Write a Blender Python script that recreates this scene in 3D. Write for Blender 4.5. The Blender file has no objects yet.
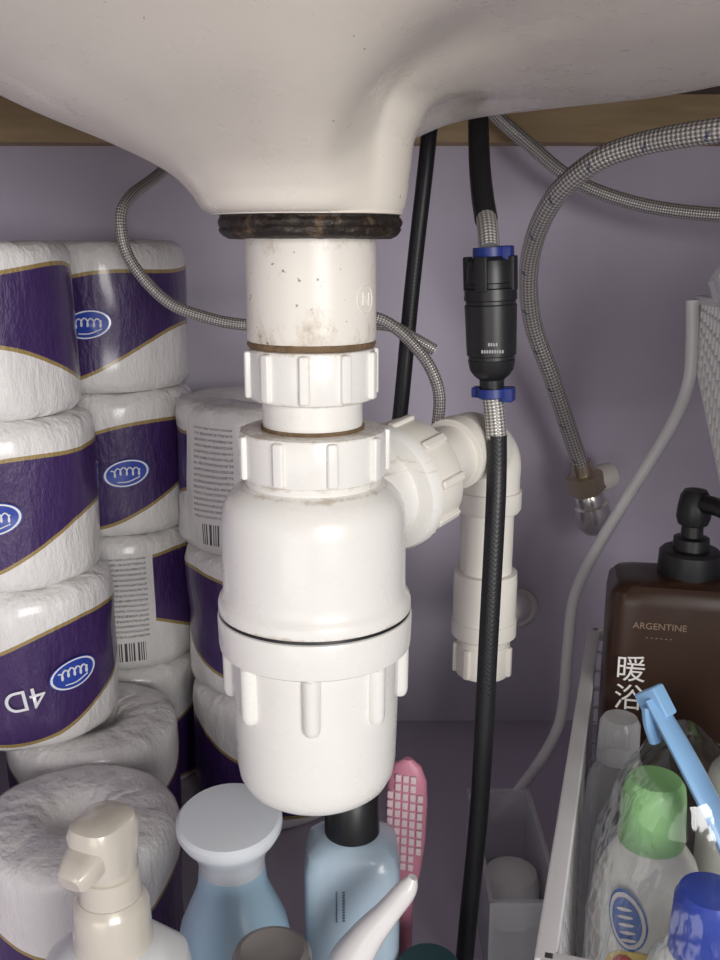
import bpy, bmesh, math, random
from mathutils import Vector, Matrix, noise
random.seed(4)
H = 0.40   # height of the eye level above cabinet floor
pi = math.pi

# ------------------------------------------------------------------ materials
class NT:
    def __init__(s, name):
        s.m = bpy.data.materials.new(name); s.m.use_nodes = True
        s.t = s.m.node_tree; s.n = s.t.nodes; s.l = s.t.links
        s.b = s.n['Principled BSDF']; s.out = s.n['Material Output']
    def new(s, typ, **kw):
        n = s.n.new(typ)
        for k, v in kw.items(): setattr(n, k, v)
        return n
    def put(s, sock, v):
        if isinstance(v, bpy.types.NodeSocket): s.l.new(v, sock)
        else: sock.default_value = v
    def M(s, op, a, b=None, c=None):
        n = s.n.new('ShaderNodeMath'); n.operation = op
        s.put(n.inputs[0], a)
        if b is not None: s.put(n.inputs[1], b)
        if c is not None: s.put(n.inputs[2], c)
        return n.outputs[0]
    def mix(s, f, a, b):
        n = s.n.new('ShaderNodeMix'); n.data_type = 'RGBA'
        s.put(n.inputs[0], f)
        for sock, v in ((n.inputs[6], a), (n.inputs[7], b)):
            if isinstance(v, bpy.types.NodeSocket): s.l.new(v, sock)
            else: sock.default_value = (*v[:3], 1)
        return n.outputs[2]
    def noise(s, scale, detail=4, rough=.6, coord='Object', sc=None):
        tc = s.n.new('ShaderNodeTexCoord'); n = s.n.new('ShaderNodeTexNoise')
        n.inputs['Scale'].default_value = scale; n.inputs['Detail'].default_value = detail
        n.inputs['Roughness'].default_value = rough
        if sc:
            mp = s.n.new('ShaderNodeMapping'); mp.inputs['Scale'].default_value = sc
            s.l.new(tc.outputs[coord], mp.inputs[0]); s.l.new(mp.outputs[0], n.inputs['Vector'])
        else: s.l.new(tc.outputs[coord], n.inputs['Vector'])
        return n.outputs[0]
    def ramp(s, v, lo, hi, a=0.0, b=1.0):
        n = s.n.new('ShaderNodeMapRange'); n.interpolation_type = 'SMOOTHSTEP'
        s.put(n.inputs[0], v); n.inputs[1].default_value = lo; n.inputs[2].default_value = hi
        n.inputs[3].default_value = a; n.inputs[4].default_value = b
        return n.outputs[0]
    def bump(s, h, strength, dist=.001):
        n = s.n.new('ShaderNodeBump'); n.inputs['Strength'].default_value = strength
        n.inputs['Distance'].default_value = dist
        s.l.new(h, n.inputs['Height']); s.l.new(n.outputs[0], s.b.inputs['Normal'])
    def xyz(s):
        tc = s.n.new('ShaderNodeTexCoord'); x = s.n.new('ShaderNodeSeparateXYZ')
        s.l.new(tc.outputs['Object'], x.inputs[0]); return x.outputs
    def col(s, v): s.put(s.b.inputs['Base Color'], v if isinstance(v, bpy.types.NodeSocket) else (*v, 1))

def mat(name, col, rough=.4, metal=0., coat=0., var=.06, bump=0., bs=60, trans=0., alpha=1., sss=0.):
    k = NT(name)
    n = k.noise(18, 5)
    a = tuple(max(0, c*(1-var)) for c in col); b = tuple(min(1, c*(1+var)) for c in col)
    k.col(k.mix(n, a, b))
    k.b.inputs['Roughness'].default_value = rough
    k.b.inputs['Metallic'].default_value = metal
    k.b.inputs['Coat Weight'].default_value = coat
    k.b.inputs['Transmission Weight'].default_value = trans
    k.b.inputs['Alpha'].default_value = alpha
    if bump: k.bump(k.noise(bs, 3), bump)
    return k.m

def grimy(name, base, grime, lo=.56, hi=.74, rough=.28, speck=.75, scale=22, amt=.8, joints=()):
    k = NT(name)
    g = k.ramp(k.noise(scale, 8, .7), lo, hi, 0, amt)
    c = k.mix(g, base, grime)
    if speck:
        sp = k.ramp(k.noise(420, 2, .5), speck, speck+.06, 0, .7)
        c = k.mix(sp, c, (.12, .08, .05))
    if joints:
        x, y, z = k.xyz(); nz = k.noise(70, 6, .75); tot = None
        for zj, wd in joints:
            d = k.M('DIVIDE', k.M('ABSOLUTE', k.M('SUBTRACT', z, zj)), wd)
            q = k.ramp(k.M('SUBTRACT', nz, k.M('MULTIPLY', d, .20)), .38, .60, 0, .55)
            tot = q if tot is None else k.M('MAXIMUM', tot, q)
        c = k.mix(tot, c, (.40, .30, .19))
    k.col(c)
    k.put(k.b.inputs['Roughness'], k.ramp(k.noise(30, 5), .3, .7, rough-.06, rough+.15))
    k.b.inputs['Coat Weight'].default_value = .10
    k.bump(k.noise(90, 4), .12, .0006)
    return k.m

M_wall = NT('wall_paint')
M_wall.col(M_wall.mix(M_wall.ramp(M_wall.noise(5, 5), .35, .7), (.63, .58, .69), (.57, .52, .635)))
M_wall.b.inputs['Roughness'].default_value = .85
M_wall.bump(M_wall.noise(160, 3), .15, .001); M_wall = M_wall.m

k = NT('wood_batten')
n = k.noise(9, 6, .6, sc=(2, 18, 18))
k.col(k.mix(n, (.30, .20, .10), (.62, .46, .27))); k.b.inputs['Roughness'].default_value = .7
k.bump(n, .3); M_wood = k.m
M_counter = mat('counter_underside', (.16, .13, .11), .8, bump=.4)
M_floor = mat('cabinet_floor_laminate', (.56, .51, .62), .6, bump=.1)

M_sink = grimy('sink_ceramic', (.84, .785, .70), (.66, .575, .475), .50, .85, .28, .74, 5, .45)
k = NT('drain_gasket')
n = k.ramp(k.noise(110, 7, .75), .50, .74)
k.col(k.mix(n, (.016, .011, .008), (.17, .105, .06))); k.b.inputs['Roughness'].default_value = .5
k.bump(k.noise(160, 5), .8, .002); M_gasket = k.m
k = NT('grime_crust'); k.col(k.mix(k.noise(150, 5), (.05, .03, .015), (.30, .20, .11)))
k.b.inputs['Roughness'].default_value = .9; k.bump(k.noise(200, 4), .9, .002); M_crust = k.m

k = NT('stained_white_pvc')
x, y, z = k.xyz()
low = k.ramp(z, -.008, -.038)
top = k.ramp(z, -.008, .000)
g = k.ramp(k.M('ADD', k.noise(45, 9, .78, sc=(1, 1, .6)), k.M('ADD', k.M('MULTIPLY', low, .10), k.M('MULTIPLY', top, .10))), .56, .76, 0, .70)
c = k.mix(g, (.84, .80, .735), (.44, .35, .24))
c = k.mix(k.ramp(k.noise(380, 2, .5), .68, .76, 0, .8), c, (.12, .08, .05))
k.col(c); k.b.inputs['Roughness'].default_value = .34; M_pvc_st = k.m
M_pvc = grimy('white_pvc', (.87, .855, .82), (.70, .63, .53), .64, .88, .24, .79, 26, .5,
              joints=((-.0625, .0018), (-.0945, .0020), (-.0985, .0014), (-.1520, .0014), (-.0420, .0018), (-.0750, .0014), (-.1700, .0010)))
M_pvc_old = grimy('aged_pvc', (.82, .785, .72), (.62, .53, .43), .56, .85, .35, .78, 22, .45)
M_black = mat('black_rubber', (.012, .012, .014), .38)
k = NT('black_braided_rubber')
u = k.new('ShaderNodeUVMap'); sx = k.new('ShaderNodeSeparateXYZ'); k.l.new(u.outputs[0], sx.inputs[0])
a = k.M('SINE', k.M('MULTIPLY', k.M('ADD', k.M('MULTIPLY', sx.outputs[0], 12.), k.M('MULTIPLY', sx.outputs[1], 420.)), 2*pi))
b_ = k.M('SINE', k.M('MULTIPLY', k.M('SUBTRACT', k.M('MULTIPLY', sx.outputs[0], 12.), k.M('MULTIPLY', sx.outputs[1], 420.)), 2*pi))
h = k.M('MAXIMUM', a, b_)
k.col(k.mix(k.ramp(h, 0, 1), (.008, .008, .010), (.016, .016, .019))); k.b.inputs['Roughness'].default_value = .42
k.bump(h, .12, .0004); M_bhose = k.m

def braid(name, blue=True, K=170., N=6.):
    k = NT(name)
    u = k.new('ShaderNodeUVMap'); sx = k.new('ShaderNodeSeparateXYZ'); k.l.new(u.outputs[0], sx.inputs[0])
    U = k.M('MULTIPLY', sx.outputs[0], N); V = k.M('MULTIPLY', sx.outputs[1], K)
    a = k.M('SINE', k.M('MULTIPLY', k.M('ADD', U, V), 2*pi)); b = k.M('SINE', k.M('MULTIPLY', k.M('SUBTRACT', U, V), 2*pi))
    h = k.M('MULTIPLY', a, b); hh = k.ramp(h, -.7, .7)
    c = k.mix(hh, (.27, .255, .24), (.82, .79, .76))
    if blue:
        f = k.M('FRACT', k.M('MULTIPLY', sx.outputs[1], 60.))
        g = k.M('FRACT', k.M('ADD', sx.outputs[0], k.M('MULTIPLY', sx.outputs[1], 30.)))
        msk = k.M('MULTIPLY', k.M('LESS_THAN', f, .20), k.M('LESS_THAN', g, .07))
        c = k.mix(k.M('MULTIPLY', msk, .7), c, (.05, .07, .20))
    k.col(c); k.b.inputs['Metallic'].default_value = .55; k.b.inputs['Roughness'].default_value = .36
    k.bump(hh, .6, .0008); return k.m
M_braid = braid('braided_steel_blue', True, 200., 8.); M_braid2 = braid('braided_steel', False, 300., 7.)
M_blue = mat('blue_clip_plastic', (.012, .03, .20), .4)
M_brass = mat('brass_fitting', (.60, .51, .37), .32, .8, var=.3)
M_chrome = mat('chrome', (.90, .89, .87), .25, .85)
M_white = mat('white_coated_wire', (.80, .79, .80), .35, coat=.2)

# packaging film of the tissue rolls
def roll_mat(nm, panel):
    k = NT(nm)
    x, y, z = k.xyz()
    th = k.M('ARCTAN2', x, k.M('MULTIPLY', y, -1.))
    h = k.M('DIVIDE', z, .1)
    rad0 = k.M('SQRT', k.M('ADD', k.M('MULTIPLY', x, x), k.M('MULTIPLY', y, y)))
    c = k.M('ADD', .47, k.M('MULTIPLY', k.M('SINE', th), .16))
    w = k.M('ADD', .245, k.M('MULTIPLY', k.M('COSINE', k.M('ADD', k.M('MULTIPLY', th, 2.), .5)), .075))
    d = k.M('SUBTRACT', w, k.M('ABSOLUTE', k.M('SUBTRACT', h, c)))
    side = k.M('MULTIPLY', k.M('LESS_THAN', k.M('ABSOLUTE', k.M('SUBTRACT', h, .5)), .485), k.M('GREATER_THAN', rad0, .045))
    purple = k.M('MULTIPLY', k.M('GREATER_THAN', d, .0), side)
    gold = k.M('MULTIPLY', k.M('GREATER_THAN', d, -.024), side)
    paper = k.mix(k.noise(30, 5), (.78, .76, .75), (.90, .88, .87))
    col = k.mix(gold, paper, (.38, .27, .10))
    col = k.mix(purple, col, k.mix(k.noise(40, 3), (.040, .016, .10), (.062, .026, .14)))
    if panel:
        pan = k.M('LESS_THAN', k.M('ABSOLUTE', k.M('SUBTRACT', th, 1.55)), .40)
        pan2 = k.M('LESS_THAN', k.M('ABSOLUTE', k.M('SUBTRACT', th, 1.58)), .28)
        lines = k.M('LESS_THAN', k.M('FRACT', k.M('MULTIPLY', h, 26.)), .45)
        nn = k.M('GREATER_THAN', k.noise(1500, 1, .5), .46)
        tx = k.M('MULTIPLY', k.M('MULTIPLY', lines, nn), k.M('MULTIPLY', pan2, k.M('LESS_THAN', k.M('ABSOLUTE', k.M('SUBTRACT', h, .56)), .30)))
        bars = k.M('GREATER_THAN', k.M('SINE', k.M('ADD', k.M('MULTIPLY', th, 160.), k.M('MULTIPLY', k.M('SINE', k.M('MULTIPLY', th, 43.)), 2.))), .0)
        bz = k.M('MULTIPLY', k.M('LESS_THAN', k.M('ABSOLUTE', k.M('SUBTRACT', h, .16)), .07), k.M('LESS_THAN', k.M('ABSOLUTE', k.M('SUBTRACT', th, 1.6)), .20))
        col = k.mix(pan, col, (.80, .78, .77))
        col = k.mix(k.M('MULTIPLY', tx, .75), col, (.15, .14, .16))
        col = k.mix(k.M('MULTIPLY', bars, bz), col, (.05, .05, .06))
    k.col(col); k.b.inputs['Roughness'].default_value = .45
    k.b.inputs['Coat Weight'].default_value = .7; k.b.inputs['Coat Roughness'].default_value = .16
    rad = k.M('SINE', k.M('ADD', k.M('MULTIPLY', th, 14.), k.M('MULTIPLY', k.noise(55, 3), 14.)))
    tp = k.M('MULTIPLY', rad, k.M('ADD', k.ramp(z, .088, .098, 0, .14), k.ramp(z, .010, .001, 0, .14)))
    k.bump(k.M('ADD', k.noise(70, 5, .68, sc=(1, 1, .4)), tp), .8, .0032)
    return k.m
M_rollA = roll_mat('tissue_wrap_printed', False); M_rollB = roll_mat('tissue_wrap_back', True)
M_logo = mat('logo_blue', (.03, .07, .42), .35, coat=.5)
M_logow = mat('logo_white', (.85, .86, .9), .35, coat=.5)

# ------------------------------------------------------------------ mesh tools
def empty(name, loc=(0, 0, 0), rz=0):
    o = bpy.data.objects.new(name, None); o.empty_display_size = .01
    o.location = (loc[0], loc[1], loc[2]+H); o.rotation_euler = (0, 0, rz)
    bpy.context.collection.objects.link(o); return o

def finish(name, bm, mats, par=None, loc=None, M=None, sharp=35, bevel=0):
    if M is not None: bm.transform(M)
    bmesh.ops.recalc_face_normals(bm, faces=bm.faces)
    me = bpy.data.meshes.new(name); bm.to_mesh(me); bm.free()
    for p in me.polygons: p.use_smooth = True
    me.set_sharp_from_angle(angle=math.radians(sharp))
    if not isinstance(mats, (list, tuple)): mats = [mats]
    for m in mats: me.materials.append(m)
    o = bpy.data.objects.new(name, me); bpy.context.collection.objects.link(o)
    if par is not None: o.parent = par
    if loc is not None: o.location = loc if par is not None else (loc[0], loc[1], loc[2]+H)
    return o

def add_loft(bm, secs, M=Matrix(), seg=48, cap=True, mi=0):
    rings = []
    for s in secs:
        z, rx = s[0], s[1]; ry = s[2] if len(s) > 2 else rx; e = s[3] if len(s) > 3 else 2.
        r = []
        for i in range(seg):
            a = 2*pi*i/seg; c, sn = math.cos(a), math.sin(a)
            px = math.copysign(abs(c)**(2/e), c)*rx; py = math.copysign(abs(sn)**(2/e), sn)*ry
            r.append(bm.verts.new(M @ Vector((px, py, z))))
        rings.append(r)
    for a, b in zip(rings[:-1], rings[1:]):
        for i in range(seg):
            j = (i+1) % seg
            f = bm.faces.new((a[i], a[j], b[j], b[i])); f.material_index = mi
    if cap:
        f = bm.faces.new(rings[0][::-1]); f.material_index = mi
        f = bm.faces.new(rings[-1]); f.material_index = mi

def loft(name, secs, m, par=None, M=Matrix(), seg=48, sharp=35, loc=None, cap=True):
    bm = bmesh.new(); add_loft(bm, secs, M, seg, cap)
    return finish(name, bm, m, par, loc, sharp=sharp)

def add_box(bm, c, s, M=Matrix(), bev=0, mi=0):
    t = bmesh.new(); bmesh.ops.create_cube(t, size=1)
    bmesh.ops.scale(t, vec=s, verts=t.verts)
    if bev: bmesh.ops.bevel(t, geom=list(t.edges), offset=bev, segments=3, profile=.6, affect='EDGES')
    t.transform(M @ Matrix.Translation(c))
    mp = {v: bm.verts.new(v.co) for v in t.verts}
    for f in t.faces:
        nf = bm.faces.new([mp[v] for v in f.verts]); nf.material_index = mi
    t.free()

def box(name, c, s, m, par=None, bev=0, M=Matrix()):
    bm = bmesh.new(); add_box(bm, (0, 0, 0), s, M, bev)
    return finish(name, bm, m, par, c)

def cr(p, n=10):
    p = [Vector(q) for q in p]; P = [2*p[0]-p[1]]+p+[2*p[-1]-p[-2]]; out = []
    for i in range(1, len(P)-2):
        for k in range(n):
            t = k/n; a, b, c, d = P[i-1], P[i], P[i+1], P[i+2]
            out.append(.5*((2*b)+(-a+c)*t+(2*a-5*b+4*c-d)*t*t+(-a+3*b-3*c+d)*t**3))
    out.append(p[-1]); return out

def add_tube(bm, pts, r, seg=16, n=10, smooth=True, mi=0, flat=1.):
    q = cr(pts, n) if smooth else [Vector(a) for a in pts]
    if isinstance(r, (list, tuple)):
        rr = [v.x for v in cr([(a, 0, 0) for a in r], n)] if smooth else list(r)
    else: rr = [r]*len(q)
    uv = bm.loops.layers.uv.verify()
    T = (q[1]-q[0]).normalized(); Nn = T.orthogonal().normalized(); L = 0; rings = []; Ls = []
    for i, p in enumerate(q):
        if i: L += (p-q[i-1]).length
        t = (q[min(i+1, len(q)-1)]-q[max(i-1, 0)]).normalized()
        Nn = (Nn-t*Nn.dot(t)).normalized(); B = t.cross(Nn)
        rings.append([bm.verts.new(p+(Nn*math.cos(2*pi*k/seg)+B*math.sin(2*pi*k/seg)*flat)*rr[i]) for k in range(seg)])
        Ls.append(L)
    for i in range(len(q)-1):
        for k in range(seg):
            j = (k+1) % seg
            f = bm.faces.new((rings[i][k], rings[i][j], rings[i+1][j], rings[i+1][k])); f.material_index = mi
            for lp, (a, b) in zip(f.loops, ((k, i), (k+1, i), (k+1, i+1), (k, i+1))):
                lp[uv].uv = (a/seg, Ls[b])
    for rg in (rings[0][::-1], rings[-1]):
        f = bm.faces.new(rg); f.material_index = mi

def tube(name, pts, r, m, par=None, seg=16, n=10, smooth=True, loc=None):
    bm = bmesh.new(); add_tube(bm, pts, r, seg, n, smooth)
    return finish(name, bm, m, par, loc)

def axis_m(o, d):
    return Matrix.Translation(o) @ Vector(d).normalized().to_track_quat('Z', 'Y').to_matrix().to_4x4()

def nut(name, z0, z1, r, rl, N, lw, m, par, M=Matrix(), ph=0., ch=.0015):
    bm = bmesh.new(); z0, z1 = min(z0, z1), max(z0, z1)
    add_loft(bm, [(z0, r-ch*2), (z0, r-ch), (z0+ch*.3, r-ch*.3), (z0+ch, r), (z1-ch, r), (z1-ch*.3, r-ch*.3), (z1, r-ch), (z1, r-ch*2)], M, 64)
    for i in range(N):
        a = 2*pi*i/N+ph
        add_box(bm, (0, 0, 0), ((rl-r)*2+.002, lw, (z1-z0)*.90),
                M @ Matrix.Rotation(a, 4, 'Z') @ Matrix.Translation((r-.001, 0, (z0+z1)/2)), bev=lw*.3)
    return finish(name, bm, m, par)

# ------------------------------------------------------------------ room shell
def wallbox(name, lo, hi, m):
    c = [(a+b)/2 for a, b in zip(lo, hi)]; s = [b-a for a, b in zip(lo, hi)]
    return box(name, c, s, m)
wallbox('wall_back', (-.36, .75, -.43), (.40, .78, .13), M_wall)
wallbox('wall_left', (-.36, .02, -.43), (-.33, .75, .10), M_wall)
wallbox('wall_right', (.37, .02, -.43), (.40, .75, .10), M_wall)
wallbox('floor', (-.33, .02, -.43), (.37, .75, -.40), M_floor)
wallbox('ceiling', (-.36, .04, .10), (.40, .75, .13), M_counter)
wallbox('trim_1', (-.33, .722, .068), (.37, .75, .10), M_wood)

# ------------------------------------------------------------------ sink
CX, CY = -.0195, .39
Lp = [(.000, .0095), (.034, .0095), (.0385, .0100), (.0425, .0125), (.047, .0190), (.056, .0265), (.0755, .0360), (.104, .0475), (.130, .0600), (.17, .080), (.205, .101)]
Rp = [(.000, .0095), (.033, .0095), (.0362, .0110), (.0378, .0165), (.0390, .0260), (.0415, .0400), (.0520, .0520), (.090, .0580), (.150, .0610), (.21, .072), (.26, .101)]
def sstep(a, b, x):
    t = max(0, min(1, (x-a)/(b-a))); return t*t*(3-2*t)
bm = bmesh.new(); NA = 192; cols = []
for i in range(NA):
    th = -pi+2*pi*i/NA; dg = math.degrees(th)
    w = 1-(sstep(28, 72, dg) if dg > 0 else sstep(48, 84, -dg))
    pr = cr([(a[0]*(1-w)+b[0]*w, a[1]*(1-w)+b[1]*w, 0) for a, b in zip(Lp, Rp)], 8)
    val = math.exp(-((dg+62)/13)**2)
    cols.append([(p.x*math.cos(th), p.x*math.sin(th), p.y+.0055*val*sstep(.036, .07, p.x)*(1-sstep(.12, .2, p.x))) for p in pr[1:]])
vs = [[bm.verts.new(p) for p in c] for c in cols]; c0 = bm.verts.new((0, 0, .0095))
for i in range(NA):
    j = (i+1) % NA
    bm.faces.new((c0, vs[i][0], vs[j][0]))
    for k in range(len(vs[i])-1): bm.faces.new((vs[i][k], vs[i][k+1], vs[j][k+1], vs[j][k]))
sink = finish('sink_basin', bm, M_sink, None, (CX, CY, 0), sharp=180)

# ------------------------------------------------------------------ bottle trap
T = empty('bottle_trap', (CX, CY, 0))
bm = bmesh.new()
add_loft(bm, [(.0008, .028), (.0008, .0322), (.0018, .0342), (.0030, .0354), (.0040, .0356), (.0048, .0352), (.0056, .0358), (.0070, .0360), (.0080, .0354), (.0086, .0349), (.0097, .0350), (.0099, .02)], seg=128)
for v in bm.verts:
    q = noise.noise(v.co*220)*.0010 + noise.noise(v.co*600)*.0005
    r = Vector((v.co.x, v.co.y, 0)); v.co += r.normalized()*q; v.co.z += q*.5
finish('gasket', bm, M_gasket, T)
loft('tailpipe', [(.002, .0258), (-.034, .0260), (-.0375, .0260), (-.0388, .0256), (-.0388, .02)], M_pvc_st, T, seg=64)
bm = bmesh.new(); add_loft(bm, [(-.0382, .024), (-.0388, .0255), (-.0398, .0260), (-.0412, .0254), (-.0425, .022)], seg=96)
for v in bm.verts: v.co += Vector((v.co.x, v.co.y, 0)).normalized()*noise.noise(v.co*400)*.0007
finish('seal_grime', bm, M_crust, T)
nut('upper_nut', -.0415, -.0625, .0256, .0277, 10, .0042, M_pvc, T, ph=.25)
loft('collar', [(-.055, .0206), (-.078, .0206)], M_pvc, T)
bm = bmesh.new(); add_loft(bm, [(-.0732, .0195), (-.0734, .0213), (-.0748, .0213), (-.0750, .0195)], seg=72)
finish('collar_grime', bm, M_crust, T)
nut('lower_nut', -.0748, -.0945, .0302, .0322, 9, .0045, M_pvc, T, ph=.12)
loft('neck_ring', [(-.090, .0285), (-.0965, .0287), (-.0985, .0278), (-.100, .0270)], M_pvc, T)
loft('trap_body', [(-.0970, .0255), (-.0978, .0295), (-.0990, .0315), (-.1010, .0342), (-.1040, .0366), (-.108, .0382), (-.113, .0388),
                   (-.140, .0390), (-.1440, .0392), (-.1460, .0400), (-.1475, .0410), (-.1490, .0414), (-.1522, .0414), (-.1528, .040), (-.1528, .03)], M_pvc, T, seg=96)
loft('o_ring', [(-.1520, .038), (-.1522, .0411), (-.1536, .0413), (-.1540, .038)], M_black, T, seg=96)
bm = bmesh.new()
add_loft(bm, [(-.1537, .03), (-.1537, .0405), (-.1543, .0415), (-.1555, .0419), (-.1665, .0416), (-.1690, .0413), (-.1700, .0400), (-.1705, .0372), (-.175, .0366), (-.200, .0361),
              (-.224, .0354), (-.2300, .0345), (-.2345, .0322), (-.2375, .0285), (-.239, .022), (-.2392, .010)], seg=96)
for i in range(8):
    a = 2*pi*i/8-pi/2
    z0, z1 = -.160, -.1955
    add_loft(bm, [(z1, .0012, .0012), (z1+.0006, .0026, .0026), (z1+.002, .0034, .0034), (z1+.004, .0037, .0037), (z0, .0040, .0040)],
             Matrix.Rotation(a, 4, 'Z') @ Matrix.Translation((.0370, 0, 0)), seg=16)
finish('cup', bm, M_pvc, T)
em = math.radians(-33)
Mx = Matrix.Rotation(em, 4, 'Z') @ Matrix.Translation((.0259, 0, -.022)) @ Matrix.Rotation(pi/2, 4, 'Y')
bm = bmesh.new()
add_tube(bm, [Mx @ Vector((.0052*math.cos(t), .0052*math.sin(t), -.0005*(math.sin(t)**2))) for t in [2*pi*i/32 for i in range(33)]], .0003, 6, 1, False)
add_tube(bm, [Mx @ Vector(p) for p in ((.0025, -.002, 0), (-.0025, -.002, 0), (.0025, .002, 0), (-.0025, .002, 0))], .0003, 6, 1, False)
finish('embossed_mark', bm, M_pvc_st, T)
# outlet
oz = -.1175
od = Vector((.640, .768, .135)).normalized()
MO = axis_m((0, 0, oz), od)
loft('outlet_stub', [(.020, .0210), (.060, .0210)], M_pvc, T, MO)
loft('outlet_flange', [(.046, .024), (.047, .0285), (.049, .0296), (.053, .0298), (.0545, .028)], M_pvc, T, MO)
nut('outlet_nut', .0545, .0725, .0280, .0298, 9, .0042, M_pvc_old, T, MO, .2)
E = Vector((.0885, .110, 0)); bz = -.1035
bm = bmesh.new()
A0 = Vector((0, 0, oz))
add_loft(bm, [(.060, .0150), (.115, .0150)], MO)
add_loft(bm, [(.072, .022), (.0745, .0215), (.0765, .0165)], MO)
p1 = A0+od*.112
pts = [p1-od*.006, p1, A0+od*.122+Vector((0, 0, -.0005)), E+Vector((-.004, -.005, bz-.0040)), E+Vector((0, 0, bz-.0110)), E+Vector((0, 0, bz-.020)), E+Vector((0, 0, bz-.030))]
add_tube(bm, pts, .0168, 32, 8)
add_loft(bm, [(.103, .0168), (.1035, .0182), (.1115, .0182), (.113, .0168)], MO)
add_loft(bm, [(bz-.026, .0168), (bz-.0265, .0180), (bz-.036, .0180), (bz-.038, .0168), (bz-.0385, .0145)], Matrix.Translation(E))
add_loft(bm, [(-.222, .0140), (-.12, .0145)], Matrix.Translation(E))
finish('waste_pipe', bm, M_pvc_old, T)
bm = bmesh.new()
add_loft(bm, [(-.1755, .0145), (-.176, .0172), (-.182, .0175), (-.2035, .0173), (-.2040, .0180), (-.2125, .0180), (-.2135, .0170), (-.2140, .014)], Matrix.Translation(E))
finish('coupling', bm, M_pvc_old, T)
nut('end_nut', -.2175, -.2365, .0150, .0168, 7, .004, M_pvc_old, T, Matrix.Translation(E), .4)
wp = Vector((.1305-CX, .748-CY, -.296)); st = E+Vector((0, 0, -.200))
tube('drain_to_wall', [st, st.lerp(wp, .5), wp], .0120, M_pvc_old, T, 24, 6)
Mw = axis_m(wp, (0, -1, 0))
loft('escutcheon', [(-.001, .017), (.001, .0172), (.003, .0165), (.006, .013)], M_pvc_old, T, Mw)

# ------------------------------------------------------------------ hoses
h1 = empty('braided_hose', (0, 0, 0))
tube('hose', [(.1680, .700, -.172), (.1640, .697, -.160), (.1554, .69, -.141), (.135, .67, -.0945), (.1152, .65, -.051), (.107, .62, -.0118), (.1104, .58, .0203), (.1254, .55, .040), (.1465, .53, .0488), (.177, .50, .0528), (.215, .48, .055), (.25, .46, .07), (.265, .45, .099)], .0062, M_braid, h1, 20, 12)
hd = Vector((.008, .003, -.024)).normalized(); ho = Vector((.1655, .699, -.164))
Mh = axis_m(ho, hd)
bm = bmesh.new()
add_loft(bm, [(-.004, .0074), (.010, .0076)], Mh, 24)
add_loft(bm, [(.006, .010), (.007, .0140), (.021, .0140), (.022, .012)], Mh, 6)
finish('brass_nut', bm, M_brass, h1, sharp=25)
bm = bmesh.new(); add_loft(bm, [(.020, .009), (.024, .0110), (.031, .0110), (.032, .0132), (.040, .0142), (.049, .0135), (.054, .0105), (.057, .006), (.0575, .001)], Mh, 32)
add_loft(bm, [(.0, .006), (.046, .006), (.047, .004)], axis_m(ho+hd*.030, (.15, 1, .2)), 24)
finish('chrome_elbow', bm, M_chrome, h1)
bm = bmesh.new()
add_loft(bm, [(.010, .0095), (.014, .0105), (.024, .0105), (.026, .009)], axis_m(ho+hd*.014, (.9, .5, .15)), 12)
finish('valve_stem', bm, M_pvc_old, h1)

tube('braided_hose', [(.080, .70, .099), (.094, .70, .083), (.1175, .70, .064), (.1477, .69, .040), (.1906, .68, .024), (.2386, .66, .0165), (.29, .64, .016), (.368, .62, .018)], .0048, M_braid2, None, 16, 10, loc=(0, 0, 0))
tube('braided_hose', [(-.08, .68, .099), (-.10, .67, .070), (-.128, .64, .041), (-.140, .61, .026), (-.1445, .60, .012), (-.140, .60, -.0114), (-.12, .60, -.0354), (-.095, .60, -.046), (-.068, .60, -.0507), (-.028, .60, -.050), (.0155, .60, -.0507), (.032, .60, -.058), (.0465, .60, -.066)], .0036, M_braid2, None, 14, 10, loc=(0, 0, 0))
tube('braided_hose', [(-.05, .57, -.047), (-.02, .565, -.043), (.0115, .56, -.044), (.0337, .56, -.0616), (.0453, .56, -.082), (.0462, .56, -.103), (.040, .56, -.14), (.020, .56, -.175), (.0, .56, -.25), (.0, .56, -.396)], .0036, M_braid2, None, 14, 10, loc=(0, 0, 0))
tube('rubber_hose', [(.046, .63, .099), (.0405, .62, .045), (.033, .62, -.03), (.0262, .62, -.111), (.015, .62, -.22), (.005, .62, -.396)], .0050, M_bhose, None, 16, 10, loc=(0, 0, 0))

F = empty('supply_hose_with_check_valve', (0, 0, 0))
tube('upper_hose', [(.068, .60, .099), (.065, .56, .0666), (.0622, .525, .040), (.0608, .497, .022), (.0606, .478, .010)], .0056, M_bhose, F)
tube('upper_sleeve', [(.0606, .480, .0115), (.0606, .470, .005), (.0606, .462, -.004)], .0050, M_braid2, F)
vt, vb = Vector((.0606, .461, -.003)), Vector((.0640, .461, -.074)); vd = (vb-vt).normalized(); L = (vb-vt).length
MV = axis_m(vt, vd)
bm = bmesh.new()
add_loft(bm, [(.0, .006), (.003, .0068), (.005, .0085), (.006, .0102), (.010, .0110), (.016, .0112), (.0165, .0105), (.0185, .0105), (.019, .0122), (.024, .0126), (.0245, .0118), (.026, .0118), (.0265, .0124), (.050, .0118), (.0505, .0110), (.052, .0110), (.0525, .0113), (.057, .0105), (.060, .0085), (.062, .0060), (L, .0055)], MV, 40)
for a in (0, pi/2, pi, 1.5*pi):
    add_box(bm, (0, 0, 0), (.003, .006, .016), MV @ Matrix.Rotation(a+.5, 4, 'Z') @ Matrix.Translation((.0112, 0, .012)), .0008)
finish('valve_body', bm, M_black, F, sharp=25)
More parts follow.
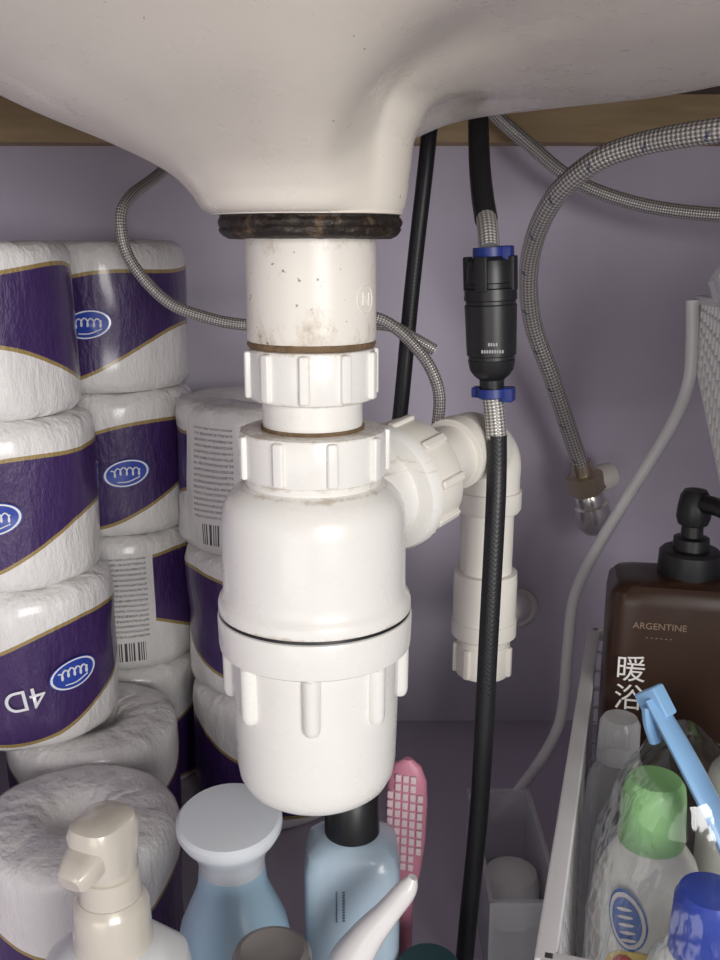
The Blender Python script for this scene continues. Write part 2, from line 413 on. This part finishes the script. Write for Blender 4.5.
for nm, t in (('clip_top', .003), ('clip_bottom', L-.002)):
    bm = bmesh.new()
    Mc = MV @ Matrix.Translation((0, 0, t))
    add_loft(bm, [(-.003, .0062), (-.003, .0080), (.001, .0082), (.002, .0062)], Mc, 24)
    tab = Mc.to_3x3().inverted() @ Vector((1, -.4, 0)); ta = math.atan2(tab.y, tab.x)
    Mq = Mc @ Matrix.Rotation(ta, 4, 'Z')
    add_box(bm, (0, 0, 0), (.006, .008, .007), Mq @ Matrix.Translation((.0078, 0, 0)), .001)
    if nm == 'clip_bottom': add_box(bm, (0, 0, 0), (.004, .007, .005), Mq @ Matrix.Translation((-.0075, 0, -.001)), .001)
    finish(nm, bm, M_blue, F)
Mpr = mat('print_grey', (.35, .35, .36), .5)
for i in range(2):
    bm = bmesh.new()
    for q in range(4 if i == 0 else 9):
        add_box(bm, (0, 0, 0), (.0008, .0003, .0015), Matrix.Translation((.0570+q*.0012+(.003 if i == 0 else 0), .4492, -.047-i*.0033)))
    finish('print_%d' % (i+1), bm, Mpr, F)
tube('lower_sleeve', [(.0638, .461, -.071), (.0655, .461, -.082), (.0668, .460, -.094)], .0050, M_braid2, F)
tube('lower_hose', [(.0668, .460, -.092), (.0672, .459, -.110), (.0666, .455, -.134), (.0647, .45, -.20), (.0632, .45, -.286), (.0590, .45, -.36), (.057, .45, -.398)], .0050, M_bhose, F)

# ------------------------------------------------------------------ toilet paper rolls
def text_mesh(body, size):
    cu = bpy.data.curves.new('t', 'FONT'); cu.body = body; cu.size = size; cu.align_x = 'CENTER'
    o = bpy.data.objects.new('t', cu); bpy.context.collection.objects.link(o)
    me = bpy.data.meshes.new_from_object(o.evaluated_get(bpy.context.evaluated_depsgraph_get()))
    V = [v.co.copy() for v in me.vertices]; Fc = [list(p.vertices) for p in me.polygons]
    bpy.data.objects.remove(o); return V, Fc
TXT = text_mesh('4D', .019)
def roll(x, y, z0, rz=0., B=False, logo=True, r=.055, h=.1, fd=None):
    bm = bmesh.new()
    ri = .017
    pr = [(.004, ri*.5), (.003, ri*.9), (.0005, ri+.003), (0.0, ri+.012), (.0, r-.010), (.0015, r-.004), (.0045, r-.0012), (.009, r), (.02, r), (.035, r), (.05, r), (.065, r), (.08, r), (h-.012, r), (h-.006, r-.0012), (h-.0024, r-.0040), (h-.0004, r-.009),
          (h, r-.018), (h-.0006, ri+.010), (h-.002, ri+.004), (h-.007, ri+.000), (h-.012, ri-.003), (h-.014, ri-.007), (h-.0145, .001)]
    add_loft(bm, [(a, b) for a, b in pr], Matrix(), 64)
    sd = Vector((x*50, y*50, z0*50))
    for v in bm.verts:
        v.co += Vector((v.co.x, v.co.y, 0)).normalized()*(noise.noise(v.co*32+sd)*.0018+noise.noise(v.co*90+sd)*.0008)
        v.co.z += (noise.noise(v.co*45+sd)*.0014+noise.noise(v.co*110+sd)*.0007) if .01 < v.co.z else 0
    def P(u, w, off, cu=0., a=math.radians(10)):
        uu = u*math.cos(a)-w*math.sin(a)+cu; ww = u*math.sin(a)+w*math.cos(a)
        th = uu/r; R = r+off; return Vector((R*math.sin(th), -R*math.cos(th), .047+ww))
    if logo:
        def ring(r0, r1, off, mi, A=.0155, B=.0095):
            N = 32; a_ = [bm.verts.new(P(A*r0*math.cos(2*pi*i/N), B*r0*math.sin(2*pi*i/N), off)) for i in range(N)]
            b_ = [bm.verts.new(P(A*r1*math.cos(2*pi*i/N), B*r1*math.sin(2*pi*i/N), off)) for i in range(N)]
            for i in range(N):
                f = bm.faces.new((a_[i], a_[(i+1) % N], b_[(i+1) % N], b_[i])); f.material_index = mi
        ring(.01, 1.0, .0018, 1); ring(.86, .95, .0021, 2)
        pts = []
        for i in range(70):
            t = i/69; pts.append(P(-.0095+.019*t+.0012*math.sin(t*31), .0026*math.sin(t*31+1.2)+.0022*(1-abs(2*t-.6))+.0002, .0022))
        add_tube(bm, pts, .00055, 5, 1, False, mi=2)
        add_tube(bm, [P(-.007, -.0048, .0022), P(.0, -.0058, .0022), P(.008, -.0042, .0022)], .00045, 5, 3, True, mi=2)
    if fd is not None:
        V = [bm.verts.new(P(v.x, v.y, .0021, fd[0], fd[1])) for v in TXT[0]]
        for v, c in zip(V, TXT[0]): v.co.z += fd[2]
        for f in TXT[1]:
            q = bm.faces.new([V[i] for i in f]); q.material_index = 2
    o = finish('toilet_paper_roll', bm, [M_rollB if B else M_rollA, M_logo, M_logow], None, (x, y, z0), sharp=60)
    o.rotation_euler = (0, 0, rz)
    return o
roll(-.226, .575, -.100, -1.1, logo=False)
roll(-.219, .575, -.200, .22)
roll(-.213, .573, -.300, .80, fd=(-.030, math.radians(188), -.004))
roll(-.175, .572, -.400, 2.2, logo=False)
roll(-.178, .686, -.100, .02)
roll(-.176, .686, -.200, .32)
roll(-.175, .686, -.300, -1.38, B=True)
roll(-.175, .686, -.400, 2.)
roll(-.069, .640, -.200, -2.05, B=True)
roll(-.066, .640, -.300, 2.9, logo=False)
roll(-.066, .640, -.400, 1.9, logo=False)
roll(-.154, .462, -.400, 1.9, logo=False)
roll(-.272, .470, -.400, .4)

# ------------------------------------------------------------------ shelf rack with baskets
R = empty('wire_shelf_rack', (0, 0, 0))
bm = bmesh.new()
sp = [(.191, .56, -.033), (.193, .56, -.060), (.1925, .56, -.082), (.187, .57, -.110), (.166, .58, -.158), (.150, .592, -.200), (.1420, .60, -.232), (.140, .60, -.267), (.139, .60, -.308), (.134, .60, -.332), (.1187, .60, -.362), (.0925, .595, -.3955)]
add_tube(bm, sp, .0038, 14, 10)
add_tube(bm, [(.340, .56, -.033), (.340, .56, -.2), (.340, .58, -.3955)], .0040, 14, 10)
add_tube(bm, [(.340, .34, -.033), (.340, .34, -.2), (.340, .34, -.3955)], .0040, 14, 10)
finish('posts', bm, M_white, R)
def lattice(bm, a, b, za, zb, nx, nz, r=.0016, top=.004, slope=Vector((0, 0, 0)), zb1=None):
    a = Vector(a); b = Vector(b); zb1 = zb if zb1 is None else zb1
    for i in range(nx+1):
        p = a.lerp(b, i/nx); add_tube(bm, [p+Vector((0, 0, za)), p+slope+Vector((0, 0, zb+(zb1-zb)*i/nx))], r, 6, 1, False)
    for i in range(1, nz+1):
        t = i/nz; s = slope*t; add_tube(bm, [a+s+Vector((0, 0, za+(zb-za)*t)), b+s+Vector((0, 0, za+(zb1-za)*t))], r, 6, 1, False)
    d = (b-a); M = Matrix.Translation((a+b)/2+Vector((0, 0, za))) @ Matrix.Rotation(math.atan2(d.y, d.x), 4, 'Z')
    add_box(bm, (0, 0, 0), (d.length+top, top*2, top*1.7), M, top*.4)
bm = bmesh.new()
lattice(bm, (.197, .565, 0), (.197, .50, 0), -.033, -.066, 12, 7, .0011, .0028, zb1=-.135)
lattice(bm, (.197, .50, 0), (.197, .32, 0), -.033, -.135, 24, 14, .0011, .0028)
lattice(bm, (.197, .32, 0), (.345, .32, 0), -.033, -.135, 20, 14, .0011, .0028)
lattice(bm, (.345, .32, 0), (.345, .50, 0), -.033, -.135, 24, 14, .0011, .0028)
lattice(bm, (.345, .50, 0), (.345, .565, 0), -.033, -.135, 12, 7, .0011, .0028, zb1=-.066)
lattice(bm, (.345, .565, 0), (.197, .565, 0), -.033, -.066, 20, 7, .0011, .0028)
for i in range(22):
    t = i/21; add_tube(bm, [(.197+.148*t, .565, -.066), (.197+.148*t, .50, -.135), (.197+.148*t, .32, -.135)], .0011, 6, 1, False)
finish('upper_basket', bm, M_white, R)
B0 = Vector((.1535, .587, 0)); dl = Vector((-.2825, -.959, 0)).normalized(); dr = Vector((-dl.y, dl.x, 0))
c = [B0, B0+dl*.31, B0+dl*.31+dr*.17, B0+dr*.17]
bm = bmesh.new()
for i in range(4):
    inn = [dr, -dl, -dr, dl][i]*.004
    lattice(bm, c[i], c[(i+1) % 4], -.250, -.392, 24 if i % 2 == 0 else 14, 11, .0013, .0040, inn)
finish('lower_basket', bm, M_white, R)
bm = bmesh.new()
vv = [bm.verts.new(p+Vector((0, 0, -.3985))) for p in c]+[bm.verts.new(p+Vector((0, 0, -.3925))) for p in c]
for f in ((0, 1, 2, 3), (4, 5, 6, 7), (0, 1, 5, 4), (1, 2, 6, 5), (2, 3, 7, 6), (3, 0, 4, 7)): bm.faces.new([vv[i] for i in f])
finish('basket_floor', bm, M_white, R)
BF = -.392

# ------------------------------------------------------------------ brown pump bottle
k = NT('brown_plastic'); k.col(k.mix(k.noise(12), (.030, .014, .009), (.046, .021, .013)))
k.b.inputs['Roughness'].default_value = .28; k.b.inputs['Specular IOR Level'].default_value = .4; M_brown = k.m
M_gold = mat('print_gold', (.26, .18, .12), .5); M_printw = mat('print_white', (.85, .82, .8), .5)
BR = empty('brown_pump_bottle', (.1825, .505, BF), -.20)
hh = .2115
loft('body', [(0, .040, .022, 6), (.004, .043, .025, 6), (hh-.012, .043, .025, 6), (hh-.005, .0420, .0242, 6), (hh-.001, .039, .0215, 5), (hh, .034, .018, 4), (hh+.002, .018, .016, 2)], M_brown, BR, seg=80)
loft('collar', [(hh, .0165), (hh+.003, .0170), (hh+.014, .0165), (hh+.0155, .0150), (hh+.016, .008)], M_black, BR)
bm = bmesh.new()
add_loft(bm, [(hh+.013, .010), (hh+.022, .0095), (hh+.023, .0060), (hh+.029, .0058), (hh+.030, .0080), (hh+.034, .0092), (hh+.040, .0088), (hh+.046, .0078), (hh+.049, .0060), (hh+.050, .002)])
add_tube(bm, [(0, 0, hh+.042), (.010, -.012, hh+.043), (.018, -.022, hh+.039)], [.0055, .0048, .0035], 14, 6)
finish('pump_head', bm, M_black, BR)
def text(body, size, loc, m, par, rot=(pi/2, 0, 0), nm='label_text'):
    cu = bpy.data.curves.new(nm, 'FONT'); cu.body = body; cu.size = size; cu.extrude = .0001
    cu.align_x = 'CENTER'; cu.materials.append(m)
    o = bpy.data.objects.new(nm, cu); bpy.context.collection.objects.link(o)
    o.parent = par; o.location = loc; o.rotation_euler = rot; return o
text('ARGENTINE', .0052, (-.016, -.0253, .188), M_gold, BR)
text('- - - - - -', .0042, (-.016, -.0253, .182), M_gold, BR)
text('暖', .0165, (-.0295, -.0253, .158), M_printw, BR)
text('浴', .0165, (-.0295, -.0253, .141), M_printw, BR)

# ------------------------------------------------------------------ right-hand bottles
M_cream = mat('cream_plastic', (.86, .86, .78), .3, coat=.3)
M_green = mat('green_cap', (.33, .68, .26), .35)
M_dblue = mat('blue_cap', (.03, .08, .55), .3)
M_label = mat('label_blue', (.05, .16, .50), .3); M_red = mat('label_red', (.6, .05, .05), .4); M_yel = mat('label_yellow', (.85, .65, .12), .4); M_lgrn = mat('label_green', (.10, .38, .16), .4)
def patch(bm, rx, ry, e, cth, cz, w, h, off, mi, tilt=0):
    N = 28; rim = []
    for rr in (0., .5, 1.):
        ring = []
        for i in range(N):
            u = w*rr*math.cos(2*pi*i/N); v = h*rr*math.sin(2*pi*i/N)
            u, v = u*math.cos(tilt)-v*math.sin(tilt), u*math.sin(tilt)+v*math.cos(tilt)
            th = cth+u/((rx+ry)/2); cc, sn = math.sin(th), -math.cos(th)
            px = math.copysign(abs(cc)**(2/e), cc)*(rx+off); py = math.copysign(abs(sn)**(2/e), sn)*(ry+off)
            ring.append(bm.verts.new((px, py, cz+v)))
            if rr == 0: break
        rim.append(ring)
    for i in range(N):
        j = (i+1) % N
        f = bm.faces.new((rim[0][0], rim[1][i], rim[1][j])); f.material_index = mi
        f = bm.faces.new((rim[1][i], rim[2][i], rim[2][j], rim[1][j])); f.material_index = mi
G = empty('green_cap_bottle', (.136, .395, BF), .15)
gs = (.0265, .019, 2.4)
loft('body', [(0, .024, .017, 2.4), (.003, *gs), (.080, *gs), (.098, .0255, .0185, 2.4), (.110, .0215, .0165, 2.2), (.118, .0162, .0148, 2), (.121, .0140)], M_cream, G)
loft('cap', [(.120, .0148), (.122, .0154), (.143, .0144), (.149, .0136), (.1520, .0115), (.1528, .004)], M_green, G)
bm = bmesh.new()
patch(bm, *gs, -.62, .091, .0085, .0165, .0004, 0, tilt=.25); patch(bm, *gs, -.62, .091, .0076, .0150, .0008, 1, tilt=.25)
patch(bm, *gs, -.62, .091, .0062, .0125, .0012, 0, tilt=.25)
for i in range(5): patch(bm, *gs, -.67+i*.03, .0975-i*.0040, .0034, .0009, .0016, 1)
patch(bm, *gs, -.50, .066, .012, .009, .0006, 2); patch(bm, *gs, -.62, .067, .005, .006, .0010, 3); patch(bm, *gs, -.35, .064, .005, .006, .0010, 5); patch(bm, *gs, .25, .066, .008, .016, .0006, 4, tilt=.4)
finish('label', bm, [M_label, M_printw, M_yel, M_red, M_lgrn, M_black], G)
Bb = empty('blue_cap_bottle', (.1415, .335, BF), .1)
loft('body', [(0, .023), (.003, .025), (.085, .025), (.100, .022), (.107, .0150), (.109, .014)], M_cream, Bb)
loft('cap', [(.108, .0140), (.110, .0150), (.134, .0140), (.138, .0122), (.1392, .004)], M_dblue, Bb)
bm = bmesh.new(); patch(bm, .025, .025, 2, -.3, .06, .014, .02, .0005, 0); patch(bm, .025, .025, 2, -.3, .06, .010, .013, .0010, 1)
finish('label', bm, [M_label, M_printw], Bb)
def clear(name, op, tint):
    k = NT(name)
    tr = k.new('ShaderNodeBsdfTransparent'); tr.inputs[0].default_value = (*tint, 1)
    lw = k.new('ShaderNodeLayerWeight'); lw.inputs[0].default_value = .4
    mx = k.new('ShaderNodeMixShader'); k.l.new(k.M('ADD', k.M('MULTIPLY', lw.outputs['Facing'], .5), op), mx.inputs[0])
    k.col((.80, .81, .83)); k.b.inputs['Roughness'].default_value = .12; k.b.inputs['Coat Weight'].default_value = .5
    k.l.new(tr.outputs[0], mx.inputs[1]); k.l.new(k.b.outputs[0], mx.inputs[2]); k.l.new(mx.outputs[0], k.out.inputs[0])
    return k.m
M_clear = clear('clear_plastic', .14, (.95, .96, .97)); M_frostb = clear('frosted_box_plastic', .24, (.93, .93, .95))
Cb = empty('clear_spray_bottle', (.1335, .448, BF))
loft('body', [(0, .014), (.003, .0160), (.10, .0160), (.120, .0145), (.130, .010), (.132, .0085)], M_clear, Cb)
loft('cap', [(.131, .0095), (.132, .0110), (.152, .0102), (.155, .0085), (.1555, .003)], clear('translucent_cap', .22, (.95, .95, .96)), Cb)
Wb = empty('white_lotion_bottle', (.186, .415, BF), .1)
loft('body', [(0, .018, .018), (.004, .020, .020), (.125, .020, .020), (.143, .016, .016), (.150, .011), (.166, .0105), (.168, .008), (.1685, .002)], M_cream, Wb)

k = NT('clear_film')
tr = k.new('ShaderNodeBsdfTransparent'); gl = k.new('ShaderNodeBsdfGlossy'); gl.inputs['Roughness'].default_value = .10
gl.inputs['Color'].default_value = (.92, .94, .97, 1)
lw = k.new('ShaderNodeLayerWeight'); lw.inputs[0].default_value = .3
mx = k.new('ShaderNodeMixShader'); k.l.new(k.M('ADD', k.M('MULTIPLY', lw.outputs['Facing'], .6), .04), mx.inputs[0])
k.l.new(tr.outputs[0], mx.inputs[1]); k.l.new(gl.outputs[0], mx.inputs[2]); k.l.new(mx.outputs[0], k.out.inputs[0])
bp = k.new('ShaderNodeBump'); bp.inputs['Strength'].default_value = .6; bp.inputs['Distance'].default_value = .004
k.l.new(k.noise(45, 3, sc=(1, 1, .35)), bp.inputs['Height']); k.l.new(bp.outputs[0], gl.inputs['Normal'])
M_film = k.m
M_film2 = clear('cloudy_film', .22, (.95, .95, .96))
def bag(name, loc, secs, m, amp=.004, rz=0):
    bm = bmesh.new(); add_loft(bm, secs, Matrix(), 72, cap=False)
    bmesh.ops.subdivide_edges(bm, edges=bm.edges, cuts=1, use_grid_fill=True)
    sd = Vector(loc)*30
    for v in bm.verts:
        n = 1-abs(noise.noise(v.co*38+sd))*2; v.co += Vector((v.co.x, v.co.y, .0)).normalized()*(n*amp-amp*.3)
        v.co.z += noise.noise(v.co*50+sd)*amp
    o = finish(name, bm, m, None, loc, sharp=20); o.rotation_euler = (0, 0, rz); return o
bag('plastic_bag', (.1385, .365, BF+.006), [(0, .034, .062, 3), (.03, .036, .064, 3), (.07, .036, .064, 3), (.11, .036, .060, 2.6), (.14, .030, .050, 2.4), (.160, .024, .04, 2.2), (.172, .018, .032, 2)], M_film, .004, -.25)
bag('plastic_bag', (.242, .50, -.120), [(0, .038, .05, 3), (.05, .038, .055, 3), (.085, .046, .055, 2.4), (.10, .056, .05, 2), (.115, .048, .04, 2), (.128, .028, .025, 2)], M_film2, .008)

M_clip = mat('light_blue_plastic', (.27, .50, .80), .35, coat=.2)
S = empty('bag_sealing_clip', (0, 0, 0))
a = Vector((.1285, .385, -.195)); b = Vector((.161, .345, -.260))
bm = bmesh.new(); d = (b-a)
path = [a, a.lerp(b, .33)+Vector((0, -.003, .002)), a.lerp(b, .66)+Vector((0, -.003, .002)), b, b+d*.35+Vector((.002, .0, .004))]
add_tube(bm, path, [.0066, .0080, .0084, .0088, .0088], 16, 8, flat=.4)
finish('bar', bm, M_clip, S)
bm = bmesh.new(); Ma = axis_m(a, d)
add_box(bm, (0, 0, 0), (.008, .012, .014), Ma @ Matrix.Translation((0, 0, .002)), .0015)
add_tube(bm, [a+Vector((-.003, -.003, -.002)), a+Vector((-.002, -.004, -.010)), a+Vector((.001, -.004, -.018))], .0028, 10, 5)
finish('hinge', bm, M_clip, S)

# ------------------------------------------------------------------ bottom-left toiletries
M_pearl = mat('pearl_plastic', (.62, .575, .50), .28, .1, coat=.5)
M_frost = mat('frosted_bottle', (.76, .78, .79), .3, coat=.3)
Pm = empty('cream_pump_bottle', (-.0955, .318, -.400))
loft('body', [(0, .026, .020, 3), (.004, .030, .023, 3.2), (.114, .030, .023, 3.2), (.127, .0275, .021, 3), (.134, .020, .018, 2.3), (.137, .0150)], M_frost, Pm)
loft('collar', [(.132, .0145), (.134, .0153), (.154, .0145), (.156, .0136), (.158, .0122), (.1585, .010)], M_pearl, Pm)
bm = bmesh.new()
Mp = Matrix.Rotation(-.42, 4, 'Z')
add_loft(bm, [(.157, .0118), (.168, .0114), (.1685, .0104), (.170, .0112), (.180, .0110)], Mp)
# wedge-shaped actuator: rounded slab that carries the spout forward
add_loft(bm, [(.172, .0108, .0110, 2.4), (.180, .0112, .0125, 2.6), (.187, .0110, .0130, 2.8), (.1910, .0098, .0118, 2.8), (.1925, .0070, .0090, 2.8), (.1928, .001, .002, 2)], Mp @ Matrix.Translation((0, -.0015, 0)))
add_loft(bm, [(0, .0086, .0062, 3.2), (.010, .0078, .0056, 3.2), (.0155, .0058, .0044, 3.2), (.0165, .0045, .0034, 3)], Mp @ axis_m((0, -.006, .1820), (0, -.93, -.36)))
finish('pump_head', bm, M_pearl, Pm)
M_ink = mat('ink_blue', (.12, .16, .25), .5)
for i in range(4):
    bm = bmesh.new()
    for q in range(10):
        add_box(bm, (0, 0, 0), (.0011, .0003, .0016), Matrix.Translation((.008+q*.0017, -.0232, .108-i*.006)))
    finish('label_line_%d' % (i+1), bm, M_ink, Pm)

k = NT('foam_bottle_blue'); x, y, z = k.xyz()
k.col(k.mix(k.ramp(z, .055, .050), (.36, .52, .65), (.72, .75, .78))); k.b.inputs['Roughness'].default_value = .3; M_foamb = k.m
Fm = empty('foam_pump_bottle', (-.061, .400, -.400))
loft('body', [(0, .025), (.004, .0275), (.045, .0288), (.066, .0282), (.080, .0255), (.094, .0195), (.102, .0165), (.110, .0158), (.112, .0150)], M_foamb, Fm)
Mt = Matrix.Translation((0, 0, .112)) @ Matrix.Rotation(.14, 4, 'X') @ Matrix.Translation((0, 0, -.112))
loft('pump_head', [(.109, .0148), (.111, .0155), (.118, .0160), (.125, .0185), (.131, .0226), (.1355, .0248), (.1385, .0247), (.1402, .0230), (.1410, .016), (.1408, .001)], mat('foam_pump_white', (.70, .74, .78), .3, coat=.2), Fm, Mt)

Kb = empty('light_blue_bottle', (-.004, .425, -.400))
loft('body', [(0, .022, .018, 5), (.003, .0240, .020, 5), (.098, .0240, .020, 5), (.106, .0222, .018, 4.5), (.111, .017, .0145, 3), (.113, .013, .012, 2)], mat('pale_blue_plastic', (.46, .58, .69), .28, coat=.3), Kb)
loft('cap', [(.112, .0128), (.113, .0138), (.134, .0134), (.136, .0120), (.1365, .004)], M_black, Kb)
bm = bmesh.new()
for q in range(11): add_box(bm, (0, 0, 0), (.0012, .0003, .0009), Matrix.Translation((-.004, -.0202, .092-q*.0016)))
for q in range(16): add_box(bm, (0, 0, 0), (.0008, .0003, .0006), Matrix.Translation((-.0075, -.0202, .092-q*.0011)))
finish('label_print', bm, M_ink, Kb)

Hb = empty('pink_hair_brush', (.0225, .452, -.400), -.25)
M_pink = mat('pink_plastic', (.62, .24, .34), .4); M_pinkl = mat('pale_pink_plastic', (.80, .64, .68), .45)
bm = bmesh.new()
Mb = Matrix.Rotation(.02, 4, 'Y')
add_loft(bm, [(.0, .006, .005), (.05, .0055, .0045), (.062, .007, .004), (.072, .0090, .004, 2.4), (.09, .0108, .0042, 2.6), (.112, .0112, .0042, 2.6), (.126, .0102, .004, 2.4), (.134, .0070, .0035), (.1375, .002, .002)], Mb, 32)
for i in range(11):
    for j in range(5):
        xx = (j-2)*.0040; zz = .076+i*.0052
        if (xx/.0110)**2+((zz-.102)/.034)**2 < .85:
            add_box(bm, (0, 0, 0), (.0029, .0016, .0040), Mb @ Matrix.Translation((xx, -.0042, zz)), .0004, 1)
finish('brush', bm, [M_pink, M_pinkl], Hb)

Cl = empty('cleaning_brush', (0, 0, 0))
tube('handle', [(.0235, .370, -.2735), (.0205, .370, -.280), (.012, .370, -.292), (.002, .369, -.305), (-.006, .367, -.320), (-.011, .366, -.345), (-.013, .366, -.372)], [.0022, .0048, .0058, .0078, .0102, .0112, .0100], mat('white_plastic', (.82, .80, .80), .3, coat=.3), Cl)
loft('bristle_block', [(-.400, .016, .010, 3), (-.372, .016, .010, 3), (-.368, .012, .008, 3)], M_pvc_old, Cl, Matrix.Translation((-.013, .366, 0)))

Jc = empty('lotion_bottle_with_grey_cap', (-.0345, .320, -.400))
loft('body', [(0, .014), (.003, .016), (.095, .016), (.105, .0135), (.107, .012)], M_pearl, Jc)
loft('cap', [(.106, .0150), (.107, .0160), (.128, .0155), (.130, .0145), (.1306, .0125), (.1300, .0115), (.1300, .002)], mat('grey_cap', (.20, .185, .18), .3, .3), Jc)
Tj = empty('teal_jar', (.034, .402, -.400))
loft('jar', [(0, .013), (.002, .0145), (.036, .0145), (.038, .0155), (.052, .0155), (.054, .0140), (.0542, .002)], mat('dark_teal', (.01, .08, .09), .35), Tj)

Bx = empty('clear_storage_box', (.0905, .505, -.400))
bm = bmesh.new()
for s in (((0, 0, .001), (.040, .11, .002)), ((-.019, 0, .026), (.0016, .11, .050)), ((.019, 0, .026), (.0016, .11, .050)), ((0, -.0545, .026), (.040, .0016, .050)), ((0, .0545, .026), (.040, .0016, .050))):
    add_box(bm, s[0], s[1])
for s in (((-.019, 0, .051), (.003, .112, .0022)), ((.019, 0, .051), (.003, .112, .0022)), ((0, -.0545, .051), (.040, .003, .0022)), ((0, .0545, .051), (.040, .003, .0022))):
    add_box(bm, s[0], s[1], bev=.0006)
finish('box_shell', bm, M_frostb, Bx)
loft('cotton_pad_stack', [(.003, .014), (.006, .0168), (.026, .0170), (.034, .015), (.038, .008), (.0385, .001)], mat('cotton_white', (.78, .76, .76), .8), Bx, Matrix.Translation((0, -.005, 0)))

# ------------------------------------------------------------------ light
def area(name, loc, tgt, size, sy, power, col):
    l = bpy.data.lights.new(name, 'AREA'); l.shape = 'RECTANGLE'; l.size = size; l.size_y = sy; l.energy = power; l.color = col
    o = bpy.data.objects.new(name, l); bpy.context.collection.objects.link(o)
    o.location = (loc[0], loc[1], loc[2]+H); d = Vector(tgt)-Vector(loc)
    o.rotation_euler = d.to_track_quat('-Z', 'Y').to_euler(); return o
area('window_daylight', (.80, -1.70, .22), (.03, .5, -.12), 1.0, 1.0, 39, (1., .98, .95))
area('room_bounce', (-.5, -.9, -.25), (-.05, .45, -.05), .8, .6, 3.0, (1., .96, .92))
w = bpy.data.worlds.new('w'); bpy.context.scene.world = w; w.use_nodes = True
w.node_tree.nodes['Background'].inputs[0].default_value = (.90, .87, .84, 1); w.node_tree.nodes['Background'].inputs[1].default_value = .33
try:
    bpy.context.scene.view_settings.view_transform = 'Standard'
except Exception as e: print(e)

# ------------------------------------------------------------------ camera
cam = bpy.data.cameras.new('camera'); cam.lens = 36; cam.sensor_width = 36; cam.clip_start = .01; cam.clip_end = 20
co = bpy.data.objects.new('camera', cam); bpy.context.collection.objects.link(co)
co.location = (0, 0, H); co.rotation_euler = (math.radians(90-14), 0, 0)
bpy.context.scene.camera = co
